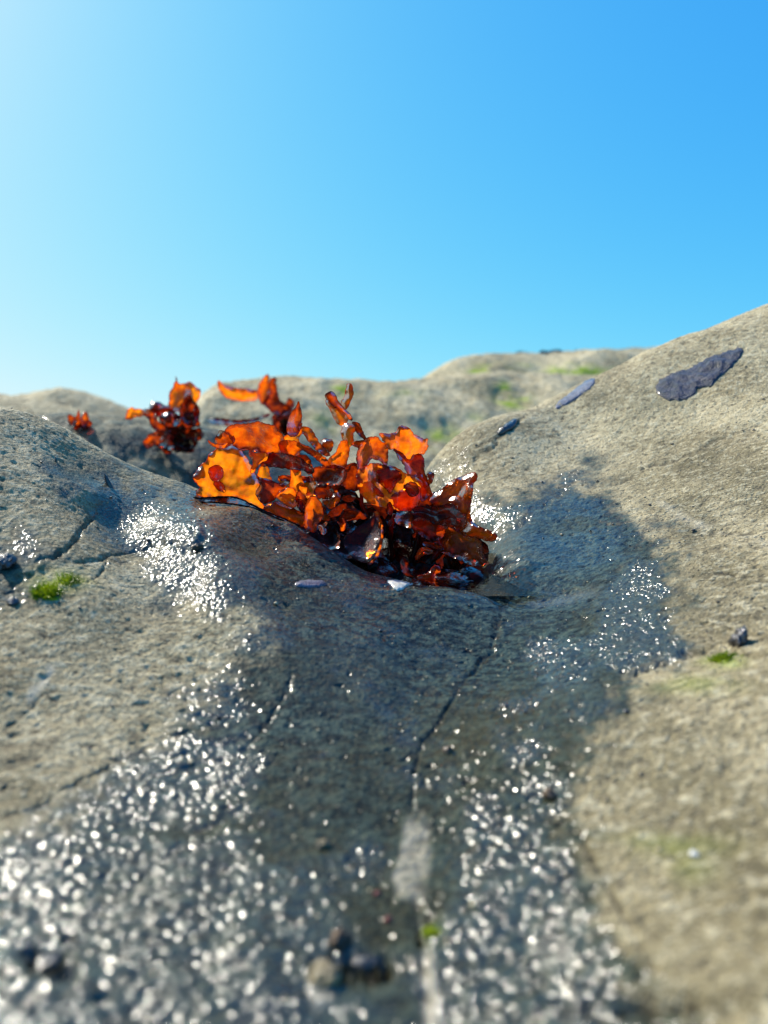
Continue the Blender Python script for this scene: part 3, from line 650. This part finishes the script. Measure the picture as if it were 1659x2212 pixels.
# holdfast: short thick stalks rising from the hollow
def tube(path, radii, name, parent, tone=.8, mat=None, seg=8):
    vs = []; fs = []
    for j, (p, r) in enumerate(zip(path, radii)):
        p = Vector(p); tdir = (Vector(path[min(j+1, len(path)-1)])-Vector(path[max(j-1, 0)])).normalized()
        a = tdir.orthogonal().normalized(); b = tdir.cross(a)
        for k in range(seg):
            an = 2*math.pi*k/seg; vs.append(tuple(p+a*r*math.cos(an)+b*r*math.sin(an)))
    for j in range(len(path)-1):
        for k in range(seg): fs.append((j*seg+k, j*seg+(k+1) % seg, (j+1)*seg+(k+1) % seg, (j+1)*seg+k))
    fs.append(tuple(range(seg))[::-1]); fs.append(tuple((len(path)-1)*seg+k for k in range(seg)))
    o = mesh_obj(name, vs, fs, mat or M_weed, attrs={'edge': [0]*len(vs), 'tone': [tone]*len(vs)})
    return put(o, parent)
hx, hy, _ = at(830, 1230, YC+.004); hz = float(height(hx, hy))
for i, (du, dv, top) in enumerate(((-120,-110,0),(-50,-180,0),(20,-120,0),(90,-140,0),(150,-90,0),(200,-30,0),(-170,-60,0))):
    e = Vector(at(830+du, 1230+dv, YC+.002)); b = Vector((hx+du*.00004, hy+random.uniform(-.003, .003), hz-.003))
    pth = [b.lerp(e, k/7)+Vector((random.uniform(-.0008, .0008), random.uniform(-.0008, .0008), .003*math.sin(math.pi*k/7))) for k in range(8)]
    tube(pth, [.0015*(1-.085*k) for k in range(8)], 'stem', clump, .70)
# long flat frond lying over the rock knob on the left
def follow_rock(U, V):
    return np.array([hit(u, v+3)[1]-.0012 for u, v in zip(U, V)])
flat = zc(1, [(-215,1108),(-150,1085),(0,1062),(250,1062),(500,1045),(640,1060),(780,1120),(930,1200),(1060,1260),(1250,1330),(1400,1400),(1480,1440),(1380,1410),(1200,1345),(1000,1255),(860,1195),(700,1160),(500,1132),(250,1118),(0,1118),(-120,1122)])
def follow_lip(U, V): return np.full(len(U), .2405)+.0004*np.sin(U/20)
blade(flat, .242, .80, clump, 777, ruffle=.0007, curl=.0002, tilt=(0,-1.2), jag=.5, rim=.0003)

def tuft(name, base, Y, blades, label, fill=0, area=None, ftone=(.62, .95), scale=1.0, stems=3):
    o = empty(name, at(base[0], base[1], Y)); tag(o, label, 'seaweed')
    for i, (pl, dz, tone, kw) in enumerate(blades):
        k2 = dict(tilt=((i*37 % 11-5)*.06, (i*53 % 7-3)*.06), ruffle=.0028*scale, curl=.002*scale, rim=.0002*scale, step=4, jag=1.6); k2.update(kw)
        blade(zc(5, pl), Y+dz*.001*scale, tone*.8, o, hash((name, i, base[0])) % 9973 if False else int(base[0])+i*7, **k2)
    for i in range(fill):
        u = random.uniform(area[0], area[1]); v = random.uniform(area[2], area[3]); rr = random.uniform(9, 20)
        pl = [(u+rr*random.uniform(.6, 1.3)*math.cos(k*.785), v+rr*random.uniform(.6, 1.3)*math.sin(k*.785)) for k in range(8)]
        blade(pl, Y+random.uniform(-.004, .014)*scale, random.uniform(*ftone), o, int(base[0]*3)+i, ruffle=.006*scale, rim=.0002*scale, step=5)
    return o
tuft('seaweed', (172,935), .52, [
  ([(108,380),(120,350),(145,360),(160,400),(150,430),(120,415)], -2, .42, {}),
  ([(140,420),(150,370),(172,360),(186,300),(190,360),(205,400),(195,440),(160,440)], -4, .50, {}),
  ([(195,420),(200,360),(230,335),(250,365),(250,410),(225,440)], -3, .45, {}),
  ([(160,440),(200,400),(240,430),(245,460),(200,490),(165,470)], 0, .85, {})],
  'smallest red seaweed tuft, far left on the low grey rock', fill=4, area=(160,188,915,935))
tuft('seaweed', (400,985), .50, [
  ([(770,310),(772,230),(800,170),(818,130),(814,88),(826,140),(850,160),(890,150),(925,190),(905,260),(870,330),(820,340)], 0, .30, {}),
  ([(865,170),(905,130),(950,180),(982,185),(972,240),(935,300),(905,270),(900,200)], 3, .08, {}),
  ([(486,385),(495,330),(530,300),(545,320),(615,322),(600,365),(540,372),(510,380)], -2, .10, {}),
  ([(580,340),(640,308),(760,285),(815,330),(720,365),(620,368)], 1, .45, {}),
  ([(600,350),(680,330),(700,400),(740,420),(760,470),(690,470),(650,420),(640,380)], -4, .60, {}),
  ([(740,340),(800,330),(860,380),(945,370),(960,430),(860,450),(760,440),(700,380)], -6, .74, {}),
  ([(604,560),(620,500),(660,470),(740,455),(760,520),(700,545),(645,575)], -8, .56, {}),
  ([(830,330),(870,250),(905,215),(950,290),(975,310),(965,420),(880,430)], -3, .86, {}),
  ([(640,280),(700,270),(760,300),(790,350),(740,380),(660,350)], 2, .70, {}),
  ([(700,440),(820,430),(960,440),(960,560),(880,600),(740,580),(660,540)], 2, .95, {}),  # near black: lower blades with the tuft's dark shadow painted in
  ([(930,300),(965,300),(950,360),(985,420),(940,440),(915,380)], -1, .62, {})],
  'middle sized dark tuft with a bright orange fan standing against the sky', fill=20, area=(355,425,900,975), scale=1.4)
tuft('seaweed', (630,935), .62, [
  ([(1085,120),(1130,160),(1200,182),(1300,186),(1360,200),(1350,262),(1260,266),(1160,252),(1105,212)], 0, .22, dict(jag=.8, tilt=(.5,.25), ruffle=.001)),
  ([(1355,160),(1385,110),(1420,80),(1432,170),(1425,250),(1395,300),(1350,260)], -2, .36, {}),
  ([(1425,120),(1475,105),(1482,250),(1560,300),(1580,330),(1500,370),(1430,330),(1380,280),(1425,230)], 0, .74, {}),
  ([(1008,385),(1060,372),(1130,380),(1260,390),(1350,370),(1445,340),(1400,375),(1330,402),(1200,428),(1060,418)], -12, .84, dict(tilt=(0,-1.5), ruffle=.002)),
  ([(1535,290),(1550,240),(1580,250),(1600,300),(1560,320)], 1, .55, {}),
  ([(1440,300),(1560,300),(1620,350),(1600,420),(1500,400)], 5, .92, {})],
  'tuft with a long curved orange arm reaching left above the big clump', fill=12, area=(585,645,895,945), scale=1.4)

# ------------------------------------------------------------------ sheets lying on the slope
def drape(name, poly, thick, mat, label, cat, step=5.0, bump=.0006, seed=0, jag=2.0, lift=.0003):
    b = resample(chaikin(poly), step); ph = np.arange(len(b))
    b = b + jag*np.stack([vnoise(ph*.5, ph*0+seed, 3), vnoise(ph*.5, ph*0+seed, 4)], 1)
    lo, hi = b.min(0), b.max(0)
    gx, gy = np.meshgrid(np.arange(lo[0], hi[0], step), np.arange(lo[1], hi[1], step)); g = np.stack([gx.ravel(), gy.ravel()], 1)
    sdv = poly_sd(g[:, 0], g[:, 1], [tuple(q) for q in b]); g = g[sdv > step*.6]; nb = len(b)
    vv, ee, ff, ov, oe, of = geometry.delaunay_2d_cdt([Vector(q) for q in b]+[Vector(q) for q in g], [(i, (i+1) % nb) for i in range(nb)], [], 1, 1e-4)
    U = np.array([q.x for q in vv]); V = np.array([q.y for q in vv]); dd = np.maximum(poly_sd(U, V, [tuple(q) for q in b]), 0)
    top = []; bot = []
    for u, v, d in zip(U, V, dd):
        p = hit(u, v); e = 1e-3
        nx = -(height(p[0]+e, p[1])-height(p[0]-e, p[1]))/(2*e); ny = -(height(p[0], p[1]+e)-height(p[0], p[1]-e))/(2*e)
        nn = np.array((nx, ny, 1.)); nn /= np.linalg.norm(nn)
        t = lift + thick*min(1, (d/10)**.5) + bump*float(fbm(u/22, v/15, seed+8, 3))*min(1, d/5)
        top.append(p+nn*max(t, .0002)); bot.append(p-nn*.0008)
    m = len(top); faces = [tuple(f) for f in ff] + [tuple(m+i for i in reversed(f)) for f in ff]
    from collections import Counter
    ec = Counter()
    for f in ff:
        for a, b_ in zip(f, list(f[1:])+[f[0]]): ec[(a, b_)] += 1
    for (a, b_) in list(ec):
        if (b_, a) not in ec: faces.append((b_, a, m+a, m+b_))
    o = mesh_obj(name, top+bot, faces, mat); tag(o, label, cat); return o
drape('laver', [(1412,842),(1425,820),(1460,805),(1500,795),(1525,775),(1560,765),(1608,748),(1600,775),(1575,800),(1555,815),(1535,838),(1510,836),(1495,862),(1465,868),(1430,864)], .0004, M_purple,
      'large dark purple wet seaweed sheet stuck high on the right slope', 'seaweed', bump=.0011, seed=3, jag=4)
drape('laver', [(1196,888),(1205,868),(1235,848),(1258,828),(1285,814),(1288,826),(1268,845),(1245,862),(1222,876)], .00015, M_blue,
      'narrow slate blue film on the right slope below the skyline', 'seaweed', bump=.00015, seed=5, jag=2.5, lift=.0001)
drape('laver', [(1068,938),(1085,922),(1108,905),(1120,905),(1112,922),(1090,938)], .0010, M_dark,
      'small dark wet scrap on the slope edge right of the seaweed', 'seaweed', bump=.0010, seed=9, jag=2)
drape('laver', [(632,1262),(650,1255),(690,1255),(712,1262),(690,1270),(650,1270)], .00008, M_blue,
      'thin bluish film on dark rock in front of the hollow', 'seaweed', bump=.00008, seed=12, jag=2, lift=.00005)
drape('shell_flake', [(832,1256),(850,1254),(882,1258),(895,1264),(878,1266),(868,1277),(855,1277),(845,1266)], .0004, M_shellw,
      'flat white shell flake on the rim in front of the seaweed', 'shell', step=3, bump=.0001, seed=15, jag=.5)

# water caught in the hollow
wz = DC[2] - .0009
nxp, nyp = 160, 160
xs_ = np.linspace(DC[0]-.02, DC[0]+.02, nxp); ys_ = np.linspace(DC[1]-.016, DC[1]+.03, nyp); XW, YW = np.meshgrid(xs_, ys_)
pool = mesh_obj('water', np.stack([XW, YW, np.full_like(XW, wz)], -1).reshape(-1, 3), grid_faces(nyp, nxp), M_water); tag(pool, kind='structure')
keep = (height(XW, YW) < wz+.0004).ravel()
import bmesh
bm = bmesh.new(); bm.from_mesh(pool.data); bm.verts.ensure_lookup_table()
bmesh.ops.delete(bm, geom=[v for v in bm.verts if not keep[v.index]], context='VERTS'); bm.to_mesh(pool.data); bm.free()

# ------------------------------------------------------------------ small things on the rock
def lump(name, u, v, size, mat, label, cat, seed, squash=(1, .8, .7), spire=0.0, sink=.25, group=None):
    """pebble or shell: size in m, resting on the rock"""
    p = hit(u, v); rr = random.Random(seed)
    bm = bmesh.new(); bmesh.ops.create_icosphere(bm, subdivisions=4, radius=1)
    for q in bm.verts:
        k = q.co.copy()
        f = 1+.42*float(vnoise(k.x*1.3+seed, k.y*1.3+k.z*1.1, seed))+.22*float(vnoise(k.x*3+seed, k.y*3-k.z*2.4, seed+2))+.10*float(vnoise(k.x*8, k.y*8+k.z*7, seed+4))
        if spire:                                    # conical shell with ribs
            an = math.atan2(k.y, k.x); hgt = max(k.z, -.3)
            rad = math.hypot(k.x, k.y)*(1-.55*max(hgt, 0)); f2 = 1+.07*math.cos(an*14)
            q.co = Vector((math.cos(an)*rad*f2, math.sin(an)*rad*f2, hgt*spire))
        else: q.co = k*f
        q.co = Vector((q.co.x*squash[0], q.co.y*squash[1], q.co.z*squash[2]))*size
    me = bpy.data.meshes.new(name); bm.to_mesh(me); bm.free(); me.polygons.foreach_set('use_smooth', [True]*len(me.polygons))
    me.materials.append(mat); o = bpy.data.objects.new(name, me); sc.collection.objects.link(o)
    o.location = (p[0], p[1], p[2]+size*squash[2]*(1-sink)*.5); o.rotation_euler = (rr.uniform(-.3, .3), rr.uniform(-.3, .3), rr.uniform(0, 6))
    tag(o, label, cat, group); return o
lump('mussel', 1594, 1392, .0022, M_dark, 'black mussel lodged in the crack at the right edge beside green algae', 'mussel', 1, (1.0,.6,1.1))
lump('snail', 968, 1627, .0012, M_brown, 'tiny brown snail on the wet rock below the centre crease', 'snail', 2, spire=1.3)
lump('snail', 1187, 1722, .0013, M_brown, 'tiny brown snail to the right of the pale quartz streak', 'snail', 3, spire=1.3)
lump('barnacle', 28, 1306, .0016, M_dark, 'dark limpet at the left edge under the green algae', 'limpet', 4, spire=.8)
lump('pebble', 12, 1222, .0026, M_dark, 'dark chip by the wet patch at the left edge', 'pebble', 5)
lump('pebble', 700, 2118, .0019, M_ochre, 'blurred pale pebble near the bottom centre beside the dark hollow', 'pebble', 6)
lump('pebble', 738, 2040, .0015, M_brown, 'blurred rusty brown pebble above the dark hollow near the bottom', 'pebble', 7)
lump('pebble', 790, 2085, .0015, M_dark, 'blurred black pebble lying in the dark hollow near the bottom', 'pebble', 8, (1.1,.9,.45))
lump('pebble', 105, 2085, .0013, M_dark, 'blurred black pebble in the glittering bottom left corner', 'pebble', 9, (1.1,.9,.45))
lump('pebble', 700, 1830, .0011, M_ochre, 'ochre pebble on the wet rock left of the quartz streak', 'pebble', 10)
lump('pebble', 1500, 1852, .0007, M_shellw, 'single white grain on the blurred dry rock at lower right', 'pebble', 11)
lump('pebble', 815, 1935, .0005, M_red, 'bright red speck left of the quartz streak, upper of two', 'fragment', 12)
lump('pebble', 838, 1990, .0005, M_red, 'bright red speck left of the quartz streak, lower of two', 'fragment', 13)
lump('pebble', 427, 1185, .0014, M_brown, 'wet brown shell bit on the glittering crack below the left crest', 'shell', 14, (1.2,.6,.6))
lump('pebble', 590, 1137, .0005, M_dark, 'tiny black bead on the dark knob below the long frond', 'fragment', 15)
lump('pebble', 1106, 990, .0006, M_brown, 'lone brown speck on the dry right slope', 'fragment', 16)
lump('pebble', 1290, 1040, .0005, M_dark, 'lone black speck beside the crack on the right slope', 'fragment', 17)
# upright black shell splinter on the left crest
def splinter(u, v, h, mat, name, label, cat, lean=.4):
    p = hit(u, v); bm = bmesh.new()
    prof = [(0, 1.0), (.35, .9), (.7, .6), (1, .15)]
    rings = []
    for t, wdt in prof:
        ring = []
        for k in range(8):
            a = k*math.pi/4
            ring.append(bm.verts.new((p[0]-lean*h*t+math.cos(a)*h*.28*wdt*(1+.2*math.sin(k*2.3)), p[1]+math.sin(a)*h*.14*wdt, p[2]-h*.2+t*h*1.2)))
        rings.append(ring)
    for a, b in zip(rings[:-1], rings[1:]):
        for k in range(8): bm.faces.new((a[k], a[(k+1) % 8], b[(k+1) % 8], b[k]))
    bm.faces.new(rings[-1]); bm.faces.new(rings[0][::-1])
    me = bpy.data.meshes.new(name); bm.to_mesh(me); bm.free(); me.materials.append(mat)
    o = bpy.data.objects.new(name, me); sc.collection.objects.link(o); tag(o, label, cat)
splinter(238, 1050, .0038, M_dark, 'shell_splinter', 'black shell splinter standing on the wet left crest', 'shell')
splinter(122, 1000, .0016, M_dark, 'shell_splinter', 'small black chip at the upper left on the dry crest', 'shell', .1)
# debris by the hollow: twisted threads round a pale bit
def threads(u, v, nn, size, mat, name, label, cat, seed, rad=.00012, up=.6):
    rr = random.Random(seed); p = Vector(hit(u, v)); vs = []; fs = []
    for i in range(nn):
        b = p+Vector((rr.gauss(0, size*.45), rr.gauss(0, size*.3), 0)); b.z = float(height(b.x, b.y))-.0002
        d = Vector((rr.gauss(0, 1), rr.gauss(0, .6), abs(rr.gauss(up, .5)))).normalized(); L = size*rr.uniform(.4, 1.1)
        path = [b+d*L*k/4+Vector((rr.gauss(0, 1), rr.gauss(0, 1), rr.gauss(0, .6)))*L*.09 for k in range(5)]
        s0 = len(vs)
        for j, q in enumerate(path):
            r = rad*(1-.18*j)
            for k in range(4): vs.append(tuple(q+Vector((math.cos(k*1.571)*r, .4*r*math.sin(k*1.571), math.sin(k*1.571)*r))))
        for j in range(4):
            for k in range(4): fs.append((s0+j*4+k, s0+j*4+(k+1) % 4, s0+(j+1)*4+(k+1) % 4, s0+(j+1)*4+k))
    o = mesh_obj(name, vs, fs, mat); tag(o, label, cat); return o
threads(660, 1222, 26, .0028, M_brown, 'weed_scrap', 'small scrap of brown threads and shell grit in front of the knob', 'seaweed', 5)
threads(100, 1283, 420, .0028, M_green, 'algae_tuft', 'bright yellow green algae tuft in the dent of the dry left rock', 'algae', 6, .00022)
threads(150, 1258, 160, .0026, M_green, 'algae_tuft', 'thin olive green algae strand trailing right of the bright tuft', 'algae', 7, .00016)
threads(1562, 1425, 200, .0020, M_green, 'algae_tuft', 'small green algae tuft by the black mussel at right edge', 'algae', 8, .0002)
threads(930, 2015, 90, .0009, M_green, 'algae_tuft', 'blurred green algae bit below the quartz streak', 'algae', 9, .00018)
# dark tufts on the farthest rise
rt = []
for i, (u, v, s) in enumerate(((1128,760,1.0),(1180,757,1.1),(1205,755,.8),(1150,762,.6),(1254,754,.7))):
    rr = random.Random(40+i); x, y, z = at(u, v+3, 2.2); vs = []; fs = []
    for k in range(60):
        b = Vector((x+rr.gauss(0, .008)*s, y+rr.gauss(0, .006), z-.004)); d = Vector((rr.gauss(0, .8), rr.gauss(0, .5), rr.uniform(.3, 1.2))).normalized()*.013*s*rr.uniform(.4, 1)
        sd_ = Vector((.0016, 0, .0008)); i0 = len(vs)
        vs += [tuple(b-sd_), tuple(b+sd_), tuple(b+d*.6+sd_*1.4), tuple(b+d), tuple(b+d*.6-sd_*1.4)]; fs.append((i0, i0+1, i0+2, i0+3, i0+4))
    o = mesh_obj('seaweed_tuft', vs, fs, M_dark)
    tag(o, ('leftmost dark tuft on the crest of the farthest rise', 'biggest dark tuft on the farthest crest, third from left', 'dark tuft fourth from left on the farthest crest', 'lowest faint tuft, second from left on the farthest crest', 'rightmost small dark tuft on the farthest crest')[i], 'seaweed', 'dark tufts on the farthest rise')

# sand grains and shell crumbs scattered over the rock, past counting
tp = bmesh.new(); bmesh.ops.create_icosphere(tp, subdivisions=1, radius=1); tv = np.array([q.co for q in tp.verts]); tf = np.array([[q.index for q in f.verts] for f in tp.faces]); tp.free()
def grains(name, N, seed, med, sig, smax, mat, label):
    g_ = np.random.default_rng(seed); V_ = []; F_ = []
    gx = g_.uniform(-.19, .19, N); gy = g_.uniform(.065, .36, N); gs = g_.lognormal(math.log(med), sig, N).clip(.00006, smax)
    gz = height(gx, gy)
    for i in range(N):
        s = tv*(1+g_.uniform(-.35, .35, (len(tv), 1)))*gs[i]*np.array([g_.uniform(.7, 1.5), g_.uniform(.7, 1.5), .7])
        V_.append(s+np.array((gx[i], gy[i], gz[i]+gs[i]*.4))); F_.append(tf+i*len(tv))
    tag(mesh_obj(name, np.concatenate(V_), np.concatenate(F_), mat, smooth=False), label, 'grit', kind='stuff')
grains('sand_grains', 3200, 7, .00014, .5, .0006, M_grain, 'pale sand grains and shell crumbs scattered over the near rock')
grains('dark_grit', 1800, 8, .00016, .5, .0007, M_dark, 'black specks of grit scattered over the near rock')
